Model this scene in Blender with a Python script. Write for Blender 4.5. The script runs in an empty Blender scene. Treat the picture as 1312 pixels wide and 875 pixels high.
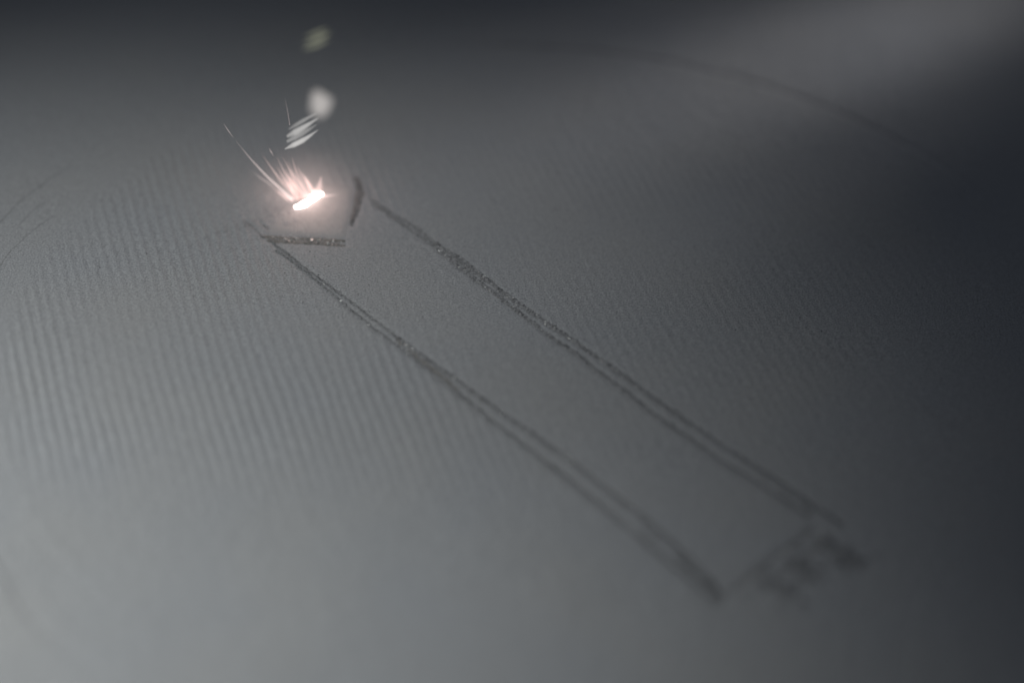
import bpy, bmesh, math, random
import numpy as np
from mathutils import Vector, Matrix

# ---------------------------------------------------------------- camera, world, lamps, exposure
MM = 0.001                                     # everything below is measured in millimetres
sc = bpy.context.scene
col = sc.collection
rng = np.random.default_rng(7)
random.seed(7)

cam_d = bpy.data.cameras.new('camera')
cam_d.lens = 85; cam_d.sensor_width = 36
cam_d.clip_start = 0.005; cam_d.clip_end = 5
cam = bpy.data.objects.new('camera', cam_d); col.objects.link(cam)
R_ = Vector((0.99863, 0.03218, 0.04128)); U_ = Vector((-0.05234, 0.61397, 0.78760)); F_ = Vector((0.0, 0.78868, -0.61481))
R_ = F_.cross(U_).normalized(); U_ = R_.cross(F_).normalized(); F_.normalize()
C_ = Vector((-1.5161, -161.7276, 126.9461))
M = Matrix((R_, U_, -F_)).transposed().to_4x4(); M.translation = C_ * MM
cam.matrix_world = M
cam_d.dof.use_dof = True
cam_d.dof.focus_distance = (Vector((-6, 8.2, 0)) - C_).dot(F_) * MM
cam_d.dof.aperture_fstop = 8.2
cam_d.dof.aperture_blades = 6
cam_d.dof.aperture_rotation = math.radians(0)
sc.camera = cam

w = bpy.data.worlds.new('World'); sc.world = w; w.use_nodes = True
bg = w.node_tree.nodes['Background']
bg.inputs['Color'].default_value = (0.70, 0.80, 1.0, 1); bg.inputs['Strength'].default_value = 0.074

def lamp(name, loc, aim, half, watts, color, radius=5):
    l = bpy.data.lights.new(name, 'SPOT')
    l.energy = watts; l.color = color; l.spot_size = 2 * half; l.spot_blend = 1.0; l.shadow_soft_size = radius * MM
    o = bpy.data.objects.new(name, l); col.objects.link(o)
    o.location = Vector(loc) * MM
    o.rotation_euler = (Vector(aim) - Vector(loc)).to_track_quat('-Z', 'Y').to_euler()
    return o
# the chamber's inspection lamps: one at the front left, two behind on the right, one raking in from far on the left
lamp('front_lamp', (-98.5, -50.1, 142.2), (-45.5, -20.3, 0), 0.448, 0.66, (0.97, 1.0, 0.997))
lamp('back_lamp', (193.8, 172.0, 57.4), (27.8, 51.1, 0), 0.057, 0.98, (1.0, 0.98, 1.0))
lamp('far_back_lamp', (245.3, 224.2, 110.1), (7.8, 35.5, 0), 0.087, 0.8, (1.0, 0.985, 1.0))
lamp('raking_lamp', (-325.6, 48.7, 95.7), (-99.9, -40.4, 0), 0.222, 3.95, (0.955, 1.0, 0.997))

sc.view_settings.view_transform = 'Standard'; sc.view_settings.look = 'None'
sc.view_settings.exposure = 0; sc.view_settings.gamma = 1; sc.view_settings.use_curve_mapping = False

# ---------------------------------------------------------------- measured positions (mm, bed centre = origin)
D = {
    'front_up': [[-23.734, 14.215], [-23.055, 13.387], [-19.66, 9.767], [-17.911, 7.931], [-15.851, 5.775], [-13.148, 2.937], [-11.171, 0.784], [-8.222, -2.228], [-6.481, -3.894], [-3.991, -6.522], [-1.673, -8.766], [1.035, -11.379], [3.541, -13.854], [4.603, -15.016], [7.514, -18.155], [10.014, -20.916], [12.47, -24.073], [14.059, -26.19], [15.587, -28.816]],
    'front_lo': [[-23.01, 12.722], [-20.481, 10.114], [-17.52, 6.798], [-15.412, 4.274], [-13.401, 2.034], [-11.403, 0.006], [-9.457, -2.078], [-7.029, -4.774], [-5.007, -6.964], [-2.373, -9.974], [-0.332, -12.03], [1.813, -14.55], [3.245, -15.923], [5.829, -18.797], [8.516, -21.845], [10.809, -24.605], [13.204, -27.29], [15.254, -29.853]],
    'front_mid': [[-11.495, 0.648], [-10.488, -0.455], [-9.063, -2.045], [-7.655, -3.615], [-5.575, -5.935]],
    'front_lead': [[-26.145, 16.797], [-25.569, 16.114], [-24.899, 15.199], [-24.234, 14.291]],
    'front_lead2': [[-24.857, 16.669], [-24.285, 15.986], [-23.798, 15.421]],
    'back_up': [[-15.308, 21.485], [-13.353, 19.514], [-11.121, 17.488], [-8.699, 14.786], [-6.493, 12.771], [-4.474, 10.364], [-2.172, 7.685], [-0.56, 6.068], [1.621, 3.788], [4.048, 1.387], [6.63, -1.253], [9.159, -4.017], [11.813, -6.85], [13.702, -8.792], [16.09, -11.094], [18.717, -13.64], [21.335, -16.036], [23.574, -18.394], [25.302, -20.036]],
    'back_lo': [[-14.763, 20.575], [-13.204, 18.843], [-11.222, 16.865], [-8.957, 14.401], [-6.426, 11.408], [-4.744, 9.412], [-3.278, 7.976], [-1.484, 5.818], [0.006, 4.159], [1.851, 2.005], [4.065, -0.188], [6.237, -2.713], [8.762, -5.435], [10.28, -7.28], [12.528, -9.605], [14.745, -11.79], [16.134, -13.327], [18.632, -15.42], [21.066, -17.758], [22.658, -19.174]],
    'back_mid': [[-8.535, 14.379], [-7.571, 13.389], [-6.461, 12.123], [-5.361, 10.87], [-4.127, 9.466]],
    'cross_up': [[-24.337, 14.584], [-22.365, 14.52], [-19.908, 14.5], [-16.893, 14.53]],
    'cross_lo': [[-23.992, 14.011], [-21.955, 13.954], [-19.502, 13.934], [-16.837, 13.874]],
    'wedge_a': [[-16.736, 24.477], [-16.457, 23.728], [-16.312, 22.843], [-16.381, 21.057]],
    'wedge_b': [[-16.343, 23.225], [-16.289, 20.813], [-16.399, 19.547], [-16.518, 18.416], [-16.558, 16.871]],
    'wedge_c': [[-16.806, 23.567], [-16.394, 22.964], [-15.984, 22.363], [-15.422, 21.652]],
    'end_in': [[23.022, -20.177], [21.367, -22.198], [19.95, -23.641], [18.477, -25.333], [17.021, -27.088], [16.14, -28.265]],
    'end_out': [[24.018, -20.825], [23.17, -22.506], [21.849, -24.2], [20.431, -25.793], [19.279, -27.175]],
    'clumps': [[[23.0, -24.112], 1.0672, 0.96048], [[24.114, -24.554], 1.2006, 0.85376], [[25.831, -24.16], 1.4673999999999998, 1.1739199999999999], [[25.042, -25.008], 0.9338, 0.85376], [[19.353, -26.911], 0.9338, 1.28064], [[20.282, -28.379], 1.2006, 1.0672], [[21.311, -28.979], 0.9338, 0.74704], [[18.636, -25.756], 0.8004, 0.85376], [[22.852, -21.815], 0.6003, 0.85376], [[23.967, -21.549], 0.6003, 0.85376], [[20.834, -27.057], 0.8004, 0.85376], [[17.017, -28.539], 0.6669999999999999, 0.74704], [[21.598, -22.693], 0.6701891198354023, 0.33765145689615966], [[21.813, -25.395], 0.754017433275068, 0.34546880796856133], [[23.234, -25.053], 0.6727392142909774, 0.595135114916864], [[17.478, -27.769], 0.7329187981685855, 0.4170882996049948], [[27.4, -23.326], 0.5226923011188852, 0.6566844281780628], [[23.305, -25.998], 0.3666903042143591, 0.5827860382622494], [[20.628, -24.065], 0.862305120107745, 0.3828764672324005], [[22.237, -24.74], 0.7471906444781646, 0.3874861698275218], [[20.371, -27.979], 0.8010416625937943, 0.47142916171938476], [[18.455, -27.531], 0.8173725856063846, 0.45757093305293406], [[22.699, -25.132], 0.510588238793318, 0.6484556599174356], [[23.792, -24.756], 0.6871002205463415, 0.37865569590884945], [[21.544, -23.048], 0.6618378309491018, 0.6684318709131719], [[24.205, -24.678], 0.8803967464918538, 0.5494770912424607], [[20.447, -26.182], 0.7844546118487049, 0.3216375031483861], [[20.48, -24.445], 0.46762684488068096, 0.6434567728663617], [[25.277, -22.706], 0.8172032261542452, 0.6860925683349501], [[21.843, -27.075], 0.7382774736427878, 0.3207530110906501], [[20.039, -25.215], 0.7182433046279157, 0.5676509984583743], [[22.907, -25.131], 0.6223530653444711, 0.35016378905810125], [[23.281, -25.788], 0.5665156361468022, 0.3078401674206438], [[20.729, -24.665], 0.5637834767292051, 0.45218926565312095], [[19.696, -29.502], 0.5414108544470408, 0.49230622812103275], [[25.498, -23.212], 0.6596071356838552, 0.5975640829402189], [[17.956, -27.042], 0.7972400565570085, 0.6280556166507827], [[24.817, -25.681], 0.4939533114957598, 0.5286206332490522]],
    'smudges': [[[24.881, -23.969], 1.7342, 1.6008], [[22.328, -26.082], 1.7342, 1.49408], [[20.192, -27.875], 1.4673999999999998, 1.6008], [[23.89, -22.628], 1.2006, 1.28064], [[26.052, -24.406], 0.9338, 1.28064], [[21.453, -24.757], 1.3339999999999999, 1.28064], [[18.396, -26.984], 1.3339999999999999, 1.0672]],
    'end_lights': [[19.86, -24.176], [17.507, -26.879], [20.694, -23.318], [23.385, -21.144]],
    'pool': [[-21.755, 19.181], [-21.52, 19.327], [-21.192, 19.608], [-20.868, 19.951], [-20.627, 20.413], [-20.382, 20.839], [-20.125, 21.154], [-19.822, 21.372]],
    'scratches': [[[-49.389, 11.187], [-48.007, 14.684], [-46.821, 18.001], [-45.467, 20.646], [-44.327, 22.674], [-42.742, 24.771]], [[-47.099, 6.714], [-46.701, 8.136], [-46.101, 10.533], [-44.595, 14.082], [-42.902, 16.746]], [[-40.938, -26.737], [-39.1, -29.973], [-37.889, -32.247], [-36.692, -34.23], [-35.304, -36.082], [-34.082, -37.437]], [[-46.442, 13.854], [-45.265, 16.901], [-43.642, 19.675]]],
    'patch': [[-24.093, 14.908], [-21.689, 14.762], [-19.229, 14.742], [-16.919, 14.83], [-16.806, 16.787], [-16.641, 19.026], [-16.779, 21.526], [-16.784, 23.312], [-18.625, 23.655], [-20.469, 23.226], [-22.202, 21.787], [-23.553, 19.641], [-24.084, 17.354]],
    'spark_long': [[-22.254, 20.232, 0.196], [-24.229, 19.221, 3.083], [-25.475, 18.463, 5.249], [-26.283, 17.903, 6.85], [-26.906, 17.442, 8.165]],
    'spark_long_tip': [[-27.084, 17.298, 8.578], [-27.438, 17.01, 9.4], [-27.791, 16.669, 10.373]],
    'spark_parallel': [[-23.81, 19.68, 1.77], [-24.541, 19.387, 2.61], [-25.204, 19.132, 3.337], [-25.784, 18.838, 4.177]],
    'spark_detached': [[-23.653, 18.086, 6.326], [-23.831, 17.901, 6.854], [-24.002, 17.717, 7.381]],
    'spark_vertical': [[-21.981, 16.561, 10.682], [-22.062, 15.962, 12.394], [-22.215, 15.32, 14.23]],
    'spark_right': [[-19.361, 19.967, 0.951], [-18.713, 19.912, 1.108], [-17.994, 19.848, 1.293]],
    'spike': [[-19.994, 19.886, 1.183], [-19.737, 19.522, 2.222], [-19.5, 19.006, 3.697]],
    'fan': [[[-21.955, 20.143, 0.449], [-23.058, 19.422, 2.508], [-23.867, 18.744, 4.445], [-24.6, 18.113, 6.249]], [[-21.74, 20.136, 0.467], [-22.755, 19.296, 2.869], [-23.424, 18.616, 4.813]], [[-21.524, 20.13, 0.485], [-22.405, 19.325, 2.787], [-23.059, 18.528, 5.063], [-23.349, 18.153, 6.133]], [[-21.381, 20.126, 0.497], [-22.067, 19.433, 2.478], [-22.666, 18.709, 4.544]], [[-21.16, 20.08, 0.63], [-21.782, 19.424, 2.502], [-22.318, 18.738, 4.462], [-22.536, 18.321, 5.654]], [[-20.94, 20.033, 0.762], [-21.503, 19.456, 2.413], [-22.053, 18.847, 4.152], [-22.331, 18.354, 5.561]], [[-20.719, 19.987, 0.895], [-21.218, 19.447, 2.436], [-21.699, 18.836, 4.182], [-22.016, 18.115, 6.242]], [[-20.499, 19.941, 1.027], [-20.999, 19.402, 2.567], [-21.416, 18.828, 4.205], [-21.579, 18.486, 5.184]], [[-20.275, 19.855, 1.273], [-20.648, 19.431, 2.484], [-21.018, 19.011, 3.683]], [[-22.199, 20.35, -0.143], [-23.151, 20.018, 0.805], [-23.953, 19.685, 1.758]], [[-21.602, 20.172, 0.365], [-22.649, 19.528, 2.205], [-23.68, 18.894, 4.018]], [[-21.094, 20.118, 0.521], [-21.739, 19.62, 1.943], [-22.311, 19.165, 3.242]], [[-21.309, 20.028, 0.622], [-21.94, 18.756, 3.536], [-22.743, 17.369, 6.713]], [[-20.366, 19.954, 1.109], [-20.866, 19.446, 2.739], [-21.557, 18.849, 4.653]], [[-21.709, 20.212, 0.318], [-22.132, 19.709, 2.133], [-22.747, 19.13, 4.221]], [[-21.569, 20.165, 0.413], [-22.134, 19.779, 1.594], [-22.89, 19.294, 3.076]], [[-21.439, 20.096, 0.519], [-22.114, 19.32, 2.487], [-22.97, 18.428, 4.751]], [[-20.297, 19.979, 1.125], [-20.653, 19.616, 2.398], [-21.205, 19.17, 3.959]], [[-21.866, 20.225, 0.237], [-22.234, 19.793, 1.593], [-22.795, 19.268, 3.246]], [[-20.815, 20.082, 0.818], [-21.451, 19.664, 2.383], [-22.278, 19.172, 4.226]], [[-21.66, 20.19, 0.355], [-21.933, 19.666, 2.046], [-22.401, 19.054, 4.021]]],
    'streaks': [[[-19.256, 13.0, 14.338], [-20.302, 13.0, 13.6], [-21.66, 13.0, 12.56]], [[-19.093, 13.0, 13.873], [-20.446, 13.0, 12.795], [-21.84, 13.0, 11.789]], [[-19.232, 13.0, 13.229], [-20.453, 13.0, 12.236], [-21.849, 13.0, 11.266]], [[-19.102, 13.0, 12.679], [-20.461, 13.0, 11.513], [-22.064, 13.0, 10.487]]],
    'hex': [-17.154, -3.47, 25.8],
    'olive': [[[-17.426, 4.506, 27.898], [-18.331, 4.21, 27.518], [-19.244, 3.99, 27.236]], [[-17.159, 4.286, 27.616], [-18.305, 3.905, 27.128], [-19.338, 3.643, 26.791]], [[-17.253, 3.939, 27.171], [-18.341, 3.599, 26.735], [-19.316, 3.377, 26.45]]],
    'specks': [[-8.373, 13.735], [-16.526, 5.581], [-10.447, -0.075], [-9.947, -0.624], [-10.877, 0.375], [-2.14, 7.345], [-1.605, 7.278], [1.331, 4.107], [1.298, 3.771], [2.112, 3.455], [3.412, 1.92], [-1.505, 6.042], [-0.205, 4.474], [-7.837, 13.127], [-22.327, 14.161], [-19.878, 14.201], [-18.455, 13.968]],
}

# ---------------------------------------------------------------- helpers
def tag(o, label=None, cat=None, group=None, kind=None):
    if label: o['label'] = label
    if cat: o['category'] = cat
    if group: o['group'] = group
    if kind: o['kind'] = kind
    return o

def mesh_obj(name, verts, faces, mat, parent=None, smooth=False):
    """verts in mm world coordinates -> one mesh object whose origin is at its middle"""
    v = np.asarray(verts, float)
    org = (v.min(0) + v.max(0)) / 2; org[2] = v[:, 2].min()
    me = bpy.data.meshes.new(name)
    me.from_pydata(((v - org) * MM).tolist(), [], faces)
    me.polygons.foreach_set('use_smooth', [smooth] * len(me.polygons))
    me.update()
    o = bpy.data.objects.new(name, me); col.objects.link(o)
    me.materials.append(mat)
    loc = Vector(org) * MM
    if parent is not None:
        o.parent = parent; o.location = loc - parent.location
    else:
        o.location = loc
    return o

def empty(name, xyz):
    o = bpy.data.objects.new(name, None); col.objects.link(o)
    o.empty_display_size = 0.001; o.location = Vector(xyz) * MM
    return o

def resample(pts, step):
    """Catmull-Rom through pts, resampled at a constant step; pts (n, k)"""
    p = np.asarray(pts, float)
    if len(p) == 2: p = np.vstack([p[0], (p[0] + p[1]) / 2, p[1]])
    q = np.vstack([2 * p[0] - p[1], p, 2 * p[-1] - p[-2]])
    out = []
    for i in range(1, len(q) - 2):
        t = np.linspace(0, 1, 40, endpoint=False)[:, None]
        a, b, c, d = q[i - 1], q[i], q[i + 1], q[i + 2]
        out.append(.5 * (2 * b + (c - a) * t + (2 * a - 5 * b + 4 * c - d) * t ** 2 + (3 * b - a - 3 * c + d) * t ** 3))
    out = np.vstack(out + [p[-1:]])
    s = np.r_[0, np.cumsum(np.linalg.norm(np.diff(out, axis=0), axis=1))]
    n = max(3, int(s[-1] / step) + 1)
    u = np.linspace(0, s[-1], n)
    return np.stack([np.interp(u, s, out[:, k]) for k in range(p.shape[1])], 1), u

def smooth_noise(n, period, r):
    """1-D value noise, n samples, period in samples, about -1..1"""
    m = int(n / period) + 4
    k = r.uniform(-1, 1, m)
    return np.interp(np.arange(n) / period, np.arange(m), k)

def noise2(shape, px, py, r):
    """2-D value noise on a grid, smooth interpolation"""
    ny, nx = shape
    k = r.normal(size=(int(ny / py) + 3, int(nx / px) + 3))
    yy = np.arange(ny) / py; xx = np.arange(nx) / px
    yi = yy.astype(int); xi = xx.astype(int); fy = yy - yi; fx = xx - xi
    fy = fy * fy * (3 - 2 * fy); fx = fx * fx * (3 - 2 * fx)
    a = k[yi][:, xi]; b = k[yi][:, xi + 1]; c = k[yi + 1][:, xi]; d = k[yi + 1][:, xi + 1]
    return (a * (1 - fx) + b * fx) * (1 - fy)[:, None] + (c * (1 - fx) + d * fx) * fy[:, None]

# ---------------------------------------------------------------- materials
def new_mat(name):
    m = bpy.data.materials.new(name); m.use_nodes = True
    nt = m.node_tree
    return m, nt, nt.nodes['Principled BSDF'], nt.nodes['Material Output']

def mm_coords(nt):
    tc = nt.nodes.new('ShaderNodeTexCoord')
    mp = nt.nodes.new('ShaderNodeVectorMath'); mp.operation = 'SCALE'; mp.inputs['Scale'].default_value = 1000
    nt.links.new(tc.outputs['Object'], mp.inputs[0])
    return mp.outputs['Vector']

def noise(nt, vec, scale, detail=2, rough=.5):
    n = nt.nodes.new('ShaderNodeTexNoise'); n.inputs['Scale'].default_value = scale
    n.inputs['Detail'].default_value = detail; n.inputs['Roughness'].default_value = rough
    nt.links.new(vec, n.inputs['Vector']); return n.outputs['Fac']

def ramp(nt, fac, stops):
    r = nt.nodes.new('ShaderNodeValToRGB')
    e = r.color_ramp.elements
    while len(e) < len(stops): e.new(.5)
    for k, (p, c) in enumerate(stops): e[k].position = p; e[k].color = (*c, 1)
    nt.links.new(fac, r.inputs['Fac']); return r.outputs['Color']

def mix(nt, a, b, fac, mode='MULTIPLY'):
    n = nt.nodes.new('ShaderNodeMix'); n.data_type = 'RGBA'; n.blend_type = mode
    n.inputs['Factor'].default_value = fac
    nt.links.new(a, n.inputs['A']); nt.links.new(b, n.inputs['B']); return n.outputs['Result']

def powder_mat(name, base, grain=.45):
    m, nt, b, out = new_mat(name)
    v = mm_coords(nt)
    fine = noise(nt, v, 6.5, 2, .7)                      # single grains, about 0.1 mm
    clump = noise(nt, v, 1.6, 3, .6)                     # clumps of grains
    broad = noise(nt, v, .07, 2, .5)                     # slow change over the bed
    c1 = ramp(nt, fine, [(.25, tuple(x * (1 - grain) for x in base)), (.5, base), (.75, tuple(min(1, x * (1 + grain)) for x in base))])
    c2 = ramp(nt, clump, [(.2, (.93,) * 3), (.8, (1.0, 1.0, 1.0))])
    c3 = ramp(nt, broad, [(.3, (.955, .97, .99)), (.7, (1.0, .995, .985))])
    nt.links.new(mix(nt, mix(nt, c1, c2, 1), c3, 1), b.inputs['Base Color'])
    b.inputs['Roughness'].default_value = .72; b.inputs['Specular IOR Level'].default_value = .3
    bp = nt.nodes.new('ShaderNodeBump'); bp.inputs['Strength'].default_value = 1; bp.inputs['Distance'].default_value = .00007
    nt.links.new(fine, bp.inputs['Height'])
    bp2 = nt.nodes.new('ShaderNodeBump'); bp2.inputs['Strength'].default_value = 1; bp2.inputs['Distance'].default_value = .00007
    nt.links.new(clump, bp2.inputs['Height']); nt.links.new(bp.outputs['Normal'], bp2.inputs['Normal'])
    nt.links.new(bp2.outputs['Normal'], b.inputs['Normal'])
    return m

def metal_mat(name, lo, hi, rough=.42, metallic=.75):
    m, nt, b, out = new_mat(name)
    v = mm_coords(nt)
    n1 = noise(nt, v, 5.0, 3, .65)
    nt.links.new(ramp(nt, n1, [(.3, lo), (.72, hi)]), b.inputs['Base Color'])
    b.inputs['Metallic'].default_value = metallic; b.inputs['Roughness'].default_value = rough
    bp = nt.nodes.new('ShaderNodeBump'); bp.inputs['Distance'].default_value = .00003
    nt.links.new(noise(nt, v, 9, 2, .6), bp.inputs['Height']); nt.links.new(bp.outputs['Normal'], b.inputs['Normal'])
    return m

def hot_mat(name, color, strength):
    m, nt, b, out = new_mat(name)
    b.inputs['Base Color'].default_value = (.3, .3, .3, 1); b.inputs['Roughness'].default_value = .5
    b.inputs['Emission Color'].default_value = (*color, 1); b.inputs['Emission Strength'].default_value = strength
    return m

def glow_mat(name, color, strength, power=2.0):
    """incandescent gas filament: see-through, brightest where one looks through its middle"""
    m, nt, b, out = new_mat(name); nt.nodes.remove(b)
    lw = nt.nodes.new('ShaderNodeLayerWeight'); lw.inputs['Blend'].default_value = .5
    inv = nt.nodes.new('ShaderNodeMath'); inv.operation = 'SUBTRACT'; inv.inputs[0].default_value = 1
    nt.links.new(lw.outputs['Facing'], inv.inputs[1])
    pw = nt.nodes.new('ShaderNodeMath'); pw.operation = 'POWER'; pw.inputs[1].default_value = power
    nt.links.new(inv.outputs[0], pw.inputs[0])
    uv = nt.nodes.new('ShaderNodeUVMap'); uv.uv_map = 'heat'                # u = how hot: it cools along its length
    at = nt.nodes.new('ShaderNodeSeparateXYZ'); nt.links.new(uv.outputs['UV'], at.inputs[0])
    ml = nt.nodes.new('ShaderNodeMath'); ml.operation = 'MULTIPLY'
    nt.links.new(pw.outputs[0], ml.inputs[0]); nt.links.new(at.outputs['X'], ml.inputs[1])
    ms = nt.nodes.new('ShaderNodeMath'); ms.operation = 'MULTIPLY'; ms.inputs[1].default_value = strength
    nt.links.new(ml.outputs[0], ms.inputs[0])
    em = nt.nodes.new('ShaderNodeEmission'); em.inputs['Color'].default_value = (*color, 1)
    nt.links.new(ms.outputs[0], em.inputs['Strength'])
    tr = nt.nodes.new('ShaderNodeBsdfTransparent'); ad = nt.nodes.new('ShaderNodeAddShader')
    nt.links.new(tr.outputs[0], ad.inputs[0]); nt.links.new(em.outputs[0], ad.inputs[1])
    nt.links.new(ad.outputs[0], out.inputs['Surface'])
    return m

POWDER = powder_mat('metal_powder', (0.33, 0.33 * 1.005, 0.33 * 1.01))
FACE = powder_mat('smooth_fused_powder', (0.33 * 1.1, 0.33 * 1.08, 0.33 * 1.07), .2)
SMUDGE = powder_mat('sooty_powder', (0.33 * .68,) * 3)
SCRATCH = powder_mat('brushed_powder', (0.33 * .74,) * 3)
SEAM = powder_mat('packed_powder', (0.33 * .58,) * 3)
TRACK = metal_mat('fused_metal', (.135, .136, .138), (.42, .42, .42), .5, .15)
TRACK_BROWN = metal_mat('brownish_fused_metal', (.125, .118, .11), (.40, .38, .355), .5, .15)  # the track metal in a slightly browner tone
BEAD = metal_mat('bright_bead_metal', (.55, .55, .53), (.8, .8, .78), .35, .9)
DARK = metal_mat('sooty_fused_metal', (.08, .08, .081), (.28, .28, .28), .55, .2)
CRUMB = metal_mat('crumbled_track_metal', (.16, .16, .165), (.33, .33, .33), .6, .2)
GRAIN = metal_mat('spatter_grain_metal', (.05, .05, .055), (.2, .2, .2), .5, .6)

# ---------------------------------------------------------------- the powder bed: one sheet, ripples and grooves are real relief
def axis(lo, hi, step, far):
    mid = np.arange(lo, hi + step / 2, step)
    out, s, x = [], step, 0
    while x < far:
        s *= 1.35; x += s; out.append(x)
    out = np.array(out)
    return np.r_[(lo - out)[::-1], mid, hi + out]

STEP = 0.105
xs = axis(-58, 54, STEP, 150); ys = axis(-43, 68, STEP, 150)
X, Y = np.meshgrid(xs, ys)
Rr = np.hypot(X, Y)
shape = X.shape
sstep = lambda a, b, t: np.clip((t - a) / (b - a), 0, 1) ** 2 * (3 - 2 * np.clip((t - a) / (b - a), 0, 1))
r2 = np.random.default_rng(21)
# recoater ripples
ang = math.radians(-72.3)
nx, ny = -math.sin(ang), math.cos(ang)
across = X * nx + Y * ny
along = X * math.cos(ang) + Y * math.sin(ang)
wob = noise2(shape, 45, 120, r2) * .10 + noise2(shape, 14, 30, r2) * .035
ph = 2 * math.pi * (across / .925 + wob)
crest = .5 + .5 * np.sin(ph)
amp = 0.1 * (1 - .58 * sstep(-34, 6, X)) * (1 - .5 * sstep(18, 36, X)) * (1 - sstep(43.2, 44.8, Rr + .5 * noise2(shape, 25, 25, r2)))
amp *= 1 - .8 * sstep(26, 38, Y + .05 * X) * sstep(-38, -10, X)
amp *= sstep(-30, -11, Y) * (1 - .6 * sstep(0, 18, X) * (1 - sstep(-10, 8, Y)))
amp *= .75 + .3 * noise2(shape, 60, 90, r2).clip(-1.5, 1.5)
# the strip between the two long tracks is flatter
fu = np.array(D['front_up']); bl = np.array(D['back_lo'])
dv = fu[-1] - fu[0]; dv = dv / np.linalg.norm(dv); nv = np.array([-dv[1], dv[0]])
off = (X - fu[0][0]) * nv[0] + (Y - fu[0][1]) * nv[1]; lon = (X - fu[0][0]) * dv[0] + (Y - fu[0][1]) * dv[1]
inside = sstep(-1.2, .2, off) * (1 - sstep(9.8, 10.8, off)) * sstep(-11, -8, lon) * (1 - sstep(56, 58, lon))
amp *= 1 - .6 * inside
Z = amp * (crest ** 1.6 - .4)
# swept outer ring and the round edges of the build plate showing through
def ring(r0, width, depth, r):
    a = np.arctan2(Y, X)
    return -depth * np.exp(-((r - r0) / width) ** 2)
AZ = np.arctan2(Y, X)
Z += ring(50.0, .42, .07, Rr) * (.55 + .45 * sstep(-20, 10, X)) * (1 - .85 * (1 - sstep(.35, .75, AZ)) * sstep(-1.9, -1.3, AZ))
Z += ring(49.3, .6, -.012, Rr)
Z += ring(47.0, .22, .035, Rr) * (1 - sstep(-35, -20, X))
Z += ring(44.4, .5, -.02, Rr) * (1 - sstep(-20, 0, X))
for r0 in (45.3, 46.2, 48.1, 48.8):                                    # fine brush marks in the outer ring on the left
    Z += ring(r0, .16, .012, Rr + .15 * noise2(shape, 60, 60, r2)) * (1 - sstep(-38, -28, X))
# loose powder unevenness
Z += .012 * noise2(shape, 6, 6, r2) + .005 * noise2(shape, 2.2, 2.2, r2) + .02 * noise2(shape, 50, 50, r2)

# distance to the scan tracks, to sink them
dist = np.full(shape, 9.0)
def near(pts, scale=1.0):
    P, u = resample(pts, .06)
    for (px, py) in P:
        i0 = np.searchsorted(xs, px - 1.2); i1 = np.searchsorted(xs, px + 1.2)
        j0 = np.searchsorted(ys, py - 1.2); j1 = np.searchsorted(ys, py + 1.2)
        d = np.hypot(X[j0:j1, i0:i1] - px, Y[j0:j1, i0:i1] - py) / scale
        np.minimum(dist[j0:j1, i0:i1], d, out=dist[j0:j1, i0:i1])
TRACKS = ('front_up', 'front_lo', 'back_up', 'back_lo', 'cross_up', 'cross_lo', 'wedge_a', 'wedge_b', 'end_in', 'end_out')
for k in TRACKS: near(D[k], 1.0)
near(D['front_lead'], .6); near(D['front_lead2'], .5)
g = np.exp(-(dist / .33) ** 2)
rim = np.exp(-((dist - .62) / .16) ** 2)
Z = Z * (1 - .6 * g) - .095 * g + .008 * rim * (1 + 1.2 * noise2(shape, 3, 3, r2))
# brighter heap: shallow crumbly trench under the broken end of the outline
for (c, wx, wy) in D['clumps']:
    Z += .05 * np.exp(-(((X - c[0]) / (wx * .9)) ** 2 + ((Y - c[1]) / (wy * .9)) ** 2)) * noise2(shape, 4, 4, r2)

def grid_mesh(name, X, Y, Z, mat):
    ny_, nx_ = X.shape
    me = bpy.data.meshes.new(name)
    n = ny_ * nx_
    co = np.empty((n, 3), np.float32); co[:, 0] = X.ravel(); co[:, 1] = Y.ravel(); co[:, 2] = Z.ravel(); co *= MM
    idx = np.arange(n, dtype=np.int32).reshape(ny_, nx_)
    q = np.stack([idx[:-1, :-1], idx[:-1, 1:], idx[1:, 1:], idx[1:, :-1]], -1).reshape(-1, 4)
    me.vertices.add(n); me.vertices.foreach_set('co', co.ravel())
    me.loops.add(q.size); me.loops.foreach_set('vertex_index', q.ravel())
    me.polygons.add(len(q)); me.polygons.foreach_set('loop_start', np.arange(0, q.size, 4, dtype=np.int32))
    me.polygons.foreach_set('use_smooth', np.ones(len(q), bool))
    me.update(calc_edges=True); me.validate()
    me.materials.append(mat)
    o = bpy.data.objects.new(name, me); col.objects.link(o)
    return o
bed = tag(grid_mesh('powder_bed', X, Y, Z, POWDER), 'grey metal powder bed with fine slanting ripples', kind='structure')

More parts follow.
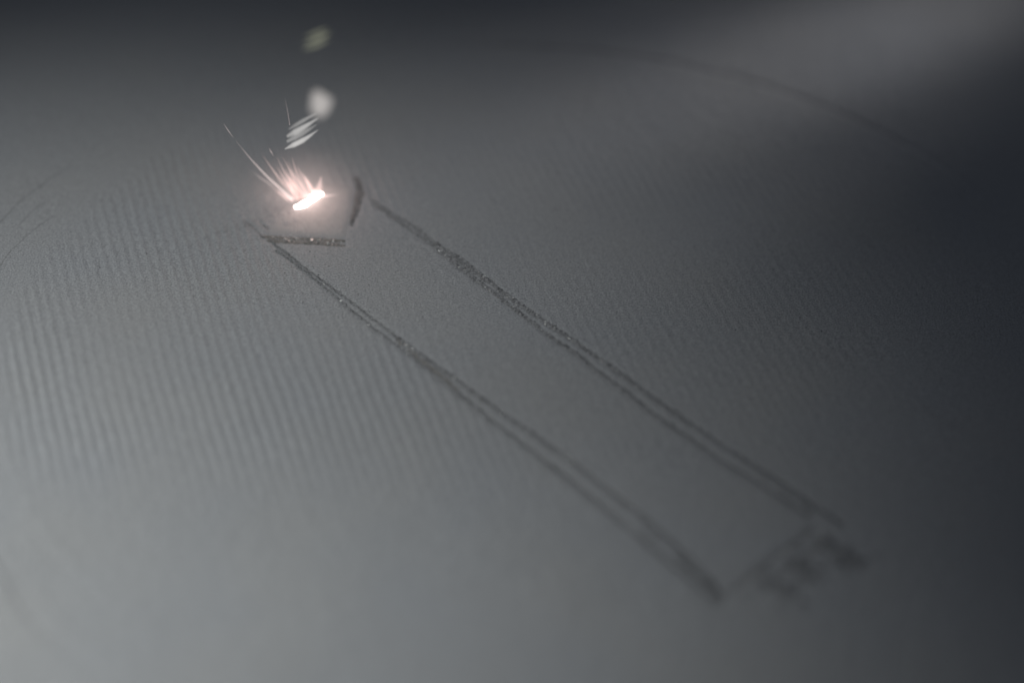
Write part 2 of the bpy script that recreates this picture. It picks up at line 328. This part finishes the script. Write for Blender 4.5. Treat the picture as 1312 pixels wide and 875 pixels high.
# the round seam of the build plate and the brush marks beside it: narrow lines of darker packed powder in their grooves
def bed_z(x, y):
    return float(Z[min(np.searchsorted(ys, y), len(ys) - 1), min(np.searchsorted(xs, x), len(xs) - 1)])
def seam(pts, half, name, lift=.008, mat=SEAM):
    P, u = resample(pts, .22); n = len(P)
    T = np.gradient(P, axis=0); T /= np.linalg.norm(T, axis=1)[:, None]; N = np.stack([-T[:, 1], T[:, 0]], 1)
    r = np.random.default_rng(5)
    wv = 1 + .35 * np.array([smooth_noise(n, 9, r), smooth_noise(n, 9, r)])
    vs, fs = [], []
    for i in range(n):
        end = min(1, 6 * i / n + .1, 6 * (n - 1 - i) / n + .1)
        for rr in (-1, -.45, 0, .45, 1):
            q = P[i] + N[i] * (half * rr * wv[0 if rr < 0 else 1][i] * end)
            vs.append((q[0], q[1], bed_z(*q) + (lift if abs(rr) < .9 else -.05)))
    for i in range(n - 1):
        for k in range(4): a = i * 5 + k; fs.append((a, a + 5, a + 6, a + 1))
    return mesh_obj(name, vs, fs, mat, bed, True)
arc = [(50 * math.cos(a), 50 * math.sin(a)) for a in np.radians(np.linspace(44, 101, 24))]
seam(arc, .33, 'plate_seam')
for q, h in zip(D['scratches'], (.15, .11, .34, .08)): seam(q, h, 'scratch', .006, SCRATCH)

# ---------------------------------------------------------------- fused tracks
def strand(name, pts, half, height, mat, parent, seed, sink=-.12, lump=.45, taper=(.3, .3)):
    """a crusty half-buried ridge of fused metal, bead after bead"""
    r = np.random.default_rng(seed)
    step = .06
    P, u = resample(pts, step); n = len(P)
    T = np.gradient(P, axis=0); T /= np.linalg.norm(T, axis=1)[:, None]; N = np.stack([-T[:, 1], T[:, 0]], 1)
    ends = np.minimum(1, np.minimum((u + .02) / taper[0], (u[-1] - u + .02) / taper[1])) ** .6
    wid = half * (1 + .22 * smooth_noise(n, 7, r) + .16 * smooth_noise(n, 3, r)) * ends
    hgt = height * (1 + lump * np.abs(smooth_noise(n, 5, r)) * 1.5 - .25 + .3 * smooth_noise(n, 25, r)) * ends
    wig = .05 * smooth_noise(n, 14, r) + .03 * smooth_noise(n, 5, r)
    ks = np.array([-1.25, -1, -.62, -.25, .15, .55, 1, 1.25])
    V = np.empty((n, len(ks), 3))
    for j, k in enumerate(ks):
        jit = r.normal(size=n) * .035
        V[:, j, :2] = P + N * (wid * k + wig + jit)[:, None]
        if abs(k) > 1.1: V[:, j, 2] = sink - .12
        else: V[:, j, 2] = sink + hgt * math.sqrt(max(0, 1 - k * k * .9)) + r.normal(size=n) * .04
    m = len(ks)
    fs = [(i * m + j, (i + 1) * m + j, (i + 1) * m + j + 1, i * m + j + 1) for i in range(n - 1) for j in range(m - 1)]
    return mesh_obj(name, V.reshape(-1, 3), fs, mat, parent, False)

def lump_mesh(name, c, rx, ry, rz, mat, parent=None, seed=0, rough=.25, sub=2, rot=0.0, smooth=True):
    bm = bmesh.new(); bmesh.ops.create_icosphere(bm, subdivisions=sub, radius=1)
    r = np.random.default_rng(seed)
    d = r.normal(size=(6, 3)); f = r.uniform(1.5, 4, 6); p = r.uniform(0, 6, 6)
    vs = []
    for v in bm.verts:
        q = np.array(v.co); s = 1 + rough * sum(math.sin(f[i] * float(q @ d[i]) + p[i]) for i in range(6)) / 2.5
        x, y, z = q * s * (rx, ry, rz)
        vs.append((c[0] + x * math.cos(rot) - y * math.sin(rot), c[1] + x * math.sin(rot) + y * math.cos(rot), c[2] + z))
    fs = [tuple(v.index for v in fc.verts) for fc in bm.faces]; bm.free()
    return mesh_obj(name, vs, fs, mat, parent, smooth)

def bead(parent, xy, s, seed, z=-.03):
    s *= 1.25
    lump_mesh('bead', (xy[0], xy[1], z), s, s * .85, s * .8, BEAD, parent, seed, .2, 2)

def along_pts(key, n, seed, spread=.12, lo=.02, hi=.98):
    P, u = resample(D[key], .1); r = np.random.default_rng(seed)
    i = (r.uniform(lo, hi, n) * (len(P) - 1)).astype(int)
    return P[i] + r.normal(size=(n, 2)) * spread

def track(name_xy, label):
    t = empty('melted_track', (name_xy[0], name_xy[1], 0))
    return tag(t, label, 'melted track', 'dark fused tracks drawn by the laser')

t = track(D['front_up'][8], 'long dark double track on the near side, thin at its upper left end')
a = np.array(D['front_up']); b = np.array(D['front_lo'])
strand('strand', a[:7], .11, .09, TRACK, t, 1, -.09)
strand('strand', a[6:], .31, .12, TRACK, t, 2)
strand('strand', b[:6], .11, .08, TRACK, t, 3, -.09)
strand('strand', b[5:], .30, .11, TRACK, t, 4)
strand('strand', D['front_mid'], .19, .11, TRACK_BROWN, t, 5, -.1)
strand('strand', D['front_lead'], .16, .09, TRACK, t, 6, -.10)
strand('strand', D['front_lead2'], .10, .08, TRACK, t, 7, -.09)
end = (a[-4:] + b[-4:]) / 2
strand('crust', end, .36, .12, DARK, t, 8, -.11)
lump_mesh('node', (*a[6], -.05), .22, .16, .15, DARK, t, 9, .35)
for i, q in enumerate(D['specks'][1:5]): bead(t, q, (.13, .15, .12, .09)[i], 30 + i)
for i, q in enumerate(along_pts('front_up', 9, 40, .1, .3, .7)): bead(t, q, .06 + .03 * (i % 3), 50 + i, -.04)
for i, q in enumerate(along_pts('front_lo', 7, 41, .1, .05, .6)): bead(t, q, .055 + .02 * (i % 3), 60 + i, -.05)

t = track(D['back_up'][9], 'long dark double track on the far side, starting beside the wedge mark')
a = np.array(D['back_up']); b = np.array(D['back_lo'])
strand('strand', a[:4], .24, .07, TRACK, t, 11, -.09)
strand('strand', a[3:], .30, .12, TRACK, t, 12)
strand('strand', b[:4], .22, .07, TRACK, t, 13, -.09)
strand('strand', b[3:], .30, .11, TRACK, t, 14)
strand('strand', D['back_mid'], .17, .11, TRACK, t, 15, -.1)
strand('crust', (a[-4:-1] + b[-3:]) / 2, .30, .12, TRACK, t, 16, -.11)
lump_mesh('node', (*D['back_up'][3], -.03), .30, .22, .18, DARK, t, 19, .35)
bead(t, D['specks'][0], .15, 70)
for i, q in enumerate(D['specks'][5:14]): bead(t, q, (.09, .08, .12, .10, .07, .13, .09, .08, .08)[i], 71 + i, -.02)
for i, q in enumerate(along_pts('back_up', 10, 42, .1, .22, .62)): bead(t, q, .05 + .025 * (i % 3), 85 + i, -.03)
for i, q in enumerate(along_pts('back_lo', 8, 43, .1, .22, .55)): bead(t, q, .05 + .02 * (i % 3), 97 + i, -.04)

t = track(D['cross_up'][1], 'short straight brownish track just below the glowing melt pool')
strand('strand', D['cross_up'], .25, .09, TRACK_BROWN, t, 21, -.1)
strand('strand', D['cross_lo'], .25, .09, TRACK_BROWN, t, 22, -.1)
for i, q in enumerate(D['specks'][14:]): bead(t, q, (.14, .16, .12)[i], 110 + i, -.01)
for i, q in enumerate(along_pts('cross_up', 9, 44, .12)): bead(t, (q[0], q[1] - .15), .05 + .03 * (i % 3), 115 + i, -.02)

t = track(D['wedge_a'][2], 'short broken wedge-shaped dark mark right of the glowing melt pool')
strand('strand', D['wedge_a'], .38, .06, DARK, t, 25, -.08)
strand('strand', D['wedge_b'], .40, .05, DARK, t, 26, -.08, taper=(.5, 2.6))
for i, (q, s) in enumerate(zip([D['wedge_a'][2], D['wedge_b'][1], D['wedge_b'][2], D['wedge_b'][3], D['wedge_a'][0]], (.34, .22, .42, .3, .25))):
    lump_mesh('clump', (q[0], q[1], -.06), s, s * 1.3, .10, DARK, t, 210 + i, .4, 2, i)
strand('strand', D['wedge_c'], .28, .06, DARK, t, 27, -.08)

t = track(D['end_in'][3], 'blurred crumbly dark track of scattered clumps at the lower right end of the outline')
strand('strand', D['end_in'], .18, .06, CRUMB, t, 31, -.1)
strand('strand', D['end_out'], .26, .07, CRUMB, t, 32, -.1)
for i, (c, wx, wy) in enumerate(D['smudges']):
    lump_mesh('smudge', (c[0], c[1], -.03), wx * .62, wy * .62, .10, SMUDGE, t, 400 + i, .3, 4, .4 * i)
for i, (c, wx, wy) in enumerate(D['clumps']):
    lump_mesh('clump', (c[0], c[1], -.05), wx * .5, wy * .42, .12, DARK if i in (0, 2) else CRUMB, t, 130 + i, .4, 3, .3 + .3 * math.sin(i * 2.1))
for i, q in enumerate(D['end_lights']): bead(t, q, .13, 150 + i, -.06)

# the freshly fused face the melt pool is crossing: a smooth low plate inside the short marks
pb = np.array(D['patch']); pb = np.vstack([pb, pb[:1]]); pb, _ = resample(pb, .35); pb = pb[:-1]
pc = pb.mean(0); vs = [(pc[0], pc[1], .05)]; fs = []; n = len(pb); r = np.random.default_rng(77)
RINGS = [(.25, .05), (.5, .05), (.75, .048), (.92, .035), (1.0, -.12)]
for (f_, z_) in RINGS:
    for q in pb:
        p_ = pc + (q - pc) * f_ * (1 + .012 * r.normal()); vs.append((p_[0], p_[1], z_ + .006 * r.normal()))
for k in range(n): fs.append((0, 1 + k, 1 + (k + 1) % n))
for i in range(len(RINGS) - 1):
    for k in range(n):
        a_, b_ = 1 + i * n + k, 1 + i * n + (k + 1) % n; fs.append((a_, a_ + n, b_ + n, b_))
tag(mesh_obj('fused_face', vs, fs, FACE, None, True), 'smooth slightly paler fused patch under the glowing melt pool', 'fused patch')

# dark spatter grains lying loose on the powder
vs, fs = [], []
tet = np.array([(1, 0, -.7), (-.5, .87, -.7), (-.5, -.87, -.7), (0, 0, 1), (.6, .5, .4)])
for k in range(900):
    u = rng.uniform()
    if u < .35:
        i = rng.integers(len(fu)); c = fu[i] + rng.normal(size=2) * 2.2 + dv * rng.uniform(-3, 3)
    else:
        c = np.array((rng.uniform(-44, 40), rng.uniform(-32, 42)))
    s = .022 + .05 * rng.uniform() ** 4
    q = tet + rng.normal(size=tet.shape) * .2
    o = len(vs)
    zc = float(Z[np.searchsorted(ys, c[1]), np.searchsorted(xs, c[0])])
    vs += [(c[0] + s * p[0], c[1] + s * p[1], zc + s * .6 + s * p[2]) for p in q]
    fs += [(o + a_, o + b_, o + c_) for a_, b_, c_ in ((0, 1, 2), (0, 4, 1), (4, 3, 1), (1, 3, 2), (0, 2, 3), (0, 3, 4))]
tag(mesh_obj('spatter_grains', vs, fs, GRAIN), 'tiny dark spatter grains strewn over the grey powder', 'grains', kind='stuff')

# ---------------------------------------------------------------- the melt pool: a white-hot bent bead of liquid metal
def tube(name, pts, radii, mat, parent=None, sides=8, seed=0, wob=0.0, heat=None, squash=None):
    """tapered tube through 3-D points (mm); heat = value at start and end for glowing gas"""
    P, u = resample(np.c_[np.asarray(pts, float), np.zeros((len(pts), 0))], max(.03, 0.12))
    n = len(P); f = u / u[-1]
    rad = np.interp(f, np.linspace(0, 1, len(radii)), radii)
    r = np.random.default_rng(seed)
    T = np.gradient(P, axis=0); T /= np.linalg.norm(T, axis=1)[:, None]
    up = np.array((0.05, .1, 1.)); A = np.cross(T, up); A /= np.linalg.norm(A, axis=1)[:, None]; B = np.cross(A, T)
    vs, fs, ht = [], [], []
    nz = [1 + wob * smooth_noise(n, 4, r) for _ in range(sides)]
    for i in range(n):
        for k in range(sides):
            a_ = 2 * math.pi * k / sides
            v = P[i] + rad[i] * nz[k][i] * (math.cos(a_) * A[i] + math.sin(a_) * B[i] * (squash or 1))
            vs.append(v)
            if heat: ht.append(np.interp(f[i], np.linspace(0, 1, len(heat)), heat))
    for i in range(n - 1):
        for k in range(sides):
            k2 = (k + 1) % sides
            fs.append((i * sides + k, i * sides + k2, (i + 1) * sides + k2, (i + 1) * sides + k))
    fs.append(tuple(range(sides))[::-1]); fs.append(tuple((n - 1) * sides + k for k in range(sides)))
    o = mesh_obj(name, vs, fs, mat, parent, True)
    if heat:
        uvl = o.data.uv_layers.new(name='heat'); li = np.empty(len(o.data.loops), np.int32)
        o.data.loops.foreach_get('vertex_index', li)
        h = np.array(ht, np.float32)[li]; uvl.data.foreach_set('uv', np.stack([h, h * 0 + .5], 1).ravel())
    return o

POOL = hot_mat('molten_metal', (1.0, .82, .77), 9.0)
pp = [(q[0], q[1], .16) for q in D['pool']]
pool = tube('melt_pool', pp, [.08, .26, .29, .24, .17, .24, .34, .30, .10], POOL, None, 12, 3, .22, squash=.75)
for i, (k, dx, dy, s) in enumerate(((0, -.06, -.02, .15), (2, .1, .12, .17), (4, .02, -.16, .13), (6, .1, .14, .19), (7, .04, .05, .15))):
    q = D['pool'][k]; lump_mesh('droplet', (q[0] + dx, q[1] + dy, .14), s, s, s * .8, POOL, pool, 300 + i, .3)
tag(pool, 'blinding white bent bead of molten metal glowing on the powder', 'melt pool')

# ---------------------------------------------------------------- sparks and the pale shapes above them
SPARK = glow_mat('spark_glow', (1.0, .80, .76), 0.5, 1.4)
FAN = glow_mat('fan_glow', (1.0, .68, .62), 0.66, 2.2)
PALE = glow_mat('pale_glow', (1.0, .97, .93), 0.22, 1.6)
def spark(key, label, radii, heat, mat=SPARK, group='sparks thrown up from the melt pool', cat='spark', name='spark'):
    return tag(tube(name, key, radii, mat, None, 10, 1, 0, heat), label, cat, group)
spark(D['spark_long'], 'longest pink spark, a straight bright streak flying from the melt pool to the upper left', [.13, .095, .075, .06, .035, .012], [1.3, 1.2, 1.0, .8, .5, .25])
spark(D['spark_long_tip'], 'thin faint spark beyond the upper left end of the longest one', [.015, .05, .015], [.35, .45, .3])
spark(D['spark_parallel'], 'faint thin spark running just below the longest streak', [.02, .07, .06, .01], [.5, .45, .3, .1])
spark(D['spark_detached'], 'tiny detached pale spark high above the fan of pink streaks', [.015, .05, .015], [.5, .7, .4])
spark(D['spark_vertical'], 'hair-thin upright spark left of the parallel white streaks', [.05, .045, .01], [.34, .28, .2])
spark(D['spark_right'], 'short faint spark leaving the right end of the melt pool', [.12, .07, .01], [.6, .45, .2])
spark(D['spike'], 'short pale spike standing on the right end of the melt pool', [.62, .34, .05], [.5, 1.2, .7], FAN)
fr = np.random.default_rng(12)
for i, q in enumerate(D['fan']):
    wd = fr.uniform(.5, 1.6)
    spark(q, 'soft pink spark in the fan of streaks rising from the melt pool', [.21 * wd, .17 * wd, .11 * wd, .03], [.38, .6, .62, .22], FAN, 'soft pink sparks fanning up from the melt pool')

for i, q in enumerate(D['streaks']):  # glowing see-through pale tubes hung in the air above the pool
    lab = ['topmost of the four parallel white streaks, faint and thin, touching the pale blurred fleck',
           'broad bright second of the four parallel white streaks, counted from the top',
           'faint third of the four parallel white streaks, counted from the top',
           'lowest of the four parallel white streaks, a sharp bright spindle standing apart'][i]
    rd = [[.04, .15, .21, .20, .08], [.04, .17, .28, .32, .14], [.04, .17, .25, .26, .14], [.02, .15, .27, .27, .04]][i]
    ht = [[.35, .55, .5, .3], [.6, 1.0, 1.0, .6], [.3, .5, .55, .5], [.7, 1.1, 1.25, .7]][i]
    spark(q, lab, rd, ht, PALE, 'parallel white streaks above the melt pool', 'spatter streak', 'pale_streak')

FLECK = glow_mat('pale_fleck_glow', (1.0, .93, .88), 0.21, .9)
fk = lump_mesh('pale_fleck', D['hex'], .80, .7, .92, FLECK, None, 174, .26, 3)  # glowing see-through pale lump hung in the air nearer the camera
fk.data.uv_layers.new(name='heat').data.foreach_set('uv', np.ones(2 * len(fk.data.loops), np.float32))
tag(fk, 'large pale out-of-focus fleck hanging above the white streaks', 'spatter fleck')
OLIVE = glow_mat('olive_glow', (.90, .92, .62), 0.1, 1.5)
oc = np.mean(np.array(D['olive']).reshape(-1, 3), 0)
fl = tag(empty('olive_shape', oc), 'dim olive blurred shape at the top of the picture', 'spatter flake')
for i, q in enumerate(D['olive']):  # three dim glowing see-through olive tubes hung in the air
    tube('olive_streak', q, [.03, .17, .19, .14, .03], OLIVE, fl, 10, i, 0, [[.5, .8, .6], [.9, 1.0, .8], [.7, .9, .8]][i])

# ---------------------------------------------------------------- glowing metal vapour round the melt pool
def plume():
    m = bpy.data.materials.new('metal_vapour'); m.use_nodes = True; nt = m.node_tree
    nt.nodes.remove(nt.nodes['Principled BSDF']); out = nt.nodes['Material Output']
    tc = nt.nodes.new('ShaderNodeTexCoord')
    ln = nt.nodes.new('ShaderNodeVectorMath'); ln.operation = 'LENGTH'
    sc1 = nt.nodes.new('ShaderNodeVectorMath'); sc1.operation = 'DIVIDE'; sc1.inputs[1].default_value = [x * MM for x in PL]
    nt.links.new(tc.outputs['Object'], sc1.inputs[0]); nt.links.new(sc1.outputs[0], ln.inputs[0])
    sb = nt.nodes.new('ShaderNodeMath'); sb.operation = 'SUBTRACT'; sb.inputs[0].default_value = 1; sb.use_clamp = True
    nt.links.new(ln.outputs['Value'], sb.inputs[1])
    pw = nt.nodes.new('ShaderNodeMath'); pw.operation = 'POWER'; pw.inputs[1].default_value = 2.2
    nt.links.new(sb.outputs[0], pw.inputs[0])
    ms = nt.nodes.new('ShaderNodeMath'); ms.operation = 'MULTIPLY'; ms.inputs[1].default_value = 60.0
    nt.links.new(pw.outputs[0], ms.inputs[0])
    em = nt.nodes.new('ShaderNodeEmission'); em.inputs['Color'].default_value = (1.0, .72, .66, 1)
    nt.links.new(ms.outputs[0], em.inputs['Strength']); nt.links.new(em.outputs[0], out.inputs['Volume'])
    bm = bmesh.new(); bmesh.ops.create_icosphere(bm, subdivisions=3, radius=1)
    for v in bm.verts: v.co = Vector((v.co.x * PL[0], v.co.y * PL[1], v.co.z * PL[2])) * MM
    me = bpy.data.meshes.new('vapour_plume'); bm.to_mesh(me); bm.free(); me.materials.append(m)
    o = bpy.data.objects.new('vapour_plume', me); col.objects.link(o)
    c = np.mean(np.array(D['pool']), 0)
    o.location = Vector((c[0] - .5, c[1], 1.2)) * MM
    o.rotation_euler = (0, math.radians(-25), 0)
    return o
PL = (6.5, 5.0, 5.5)
gl = bpy.data.lights.new('melt_glow_fill', 'POINT')            # added lamp standing in for the melt pool's glow on the powder
gl.energy = 0.00046; gl.color = (1.0, .70, .62); gl.shadow_soft_size = 1.0 * MM
go = bpy.data.objects.new('melt_glow_fill', gl); col.objects.link(go)
go.location = (np.array((*np.mean(np.array(D['pool']), 0), 2.4)) * MM).tolist()
tag(plume(), 'faint pink glow of hot vapour round the white melt pool', 'vapour', kind='stuff')
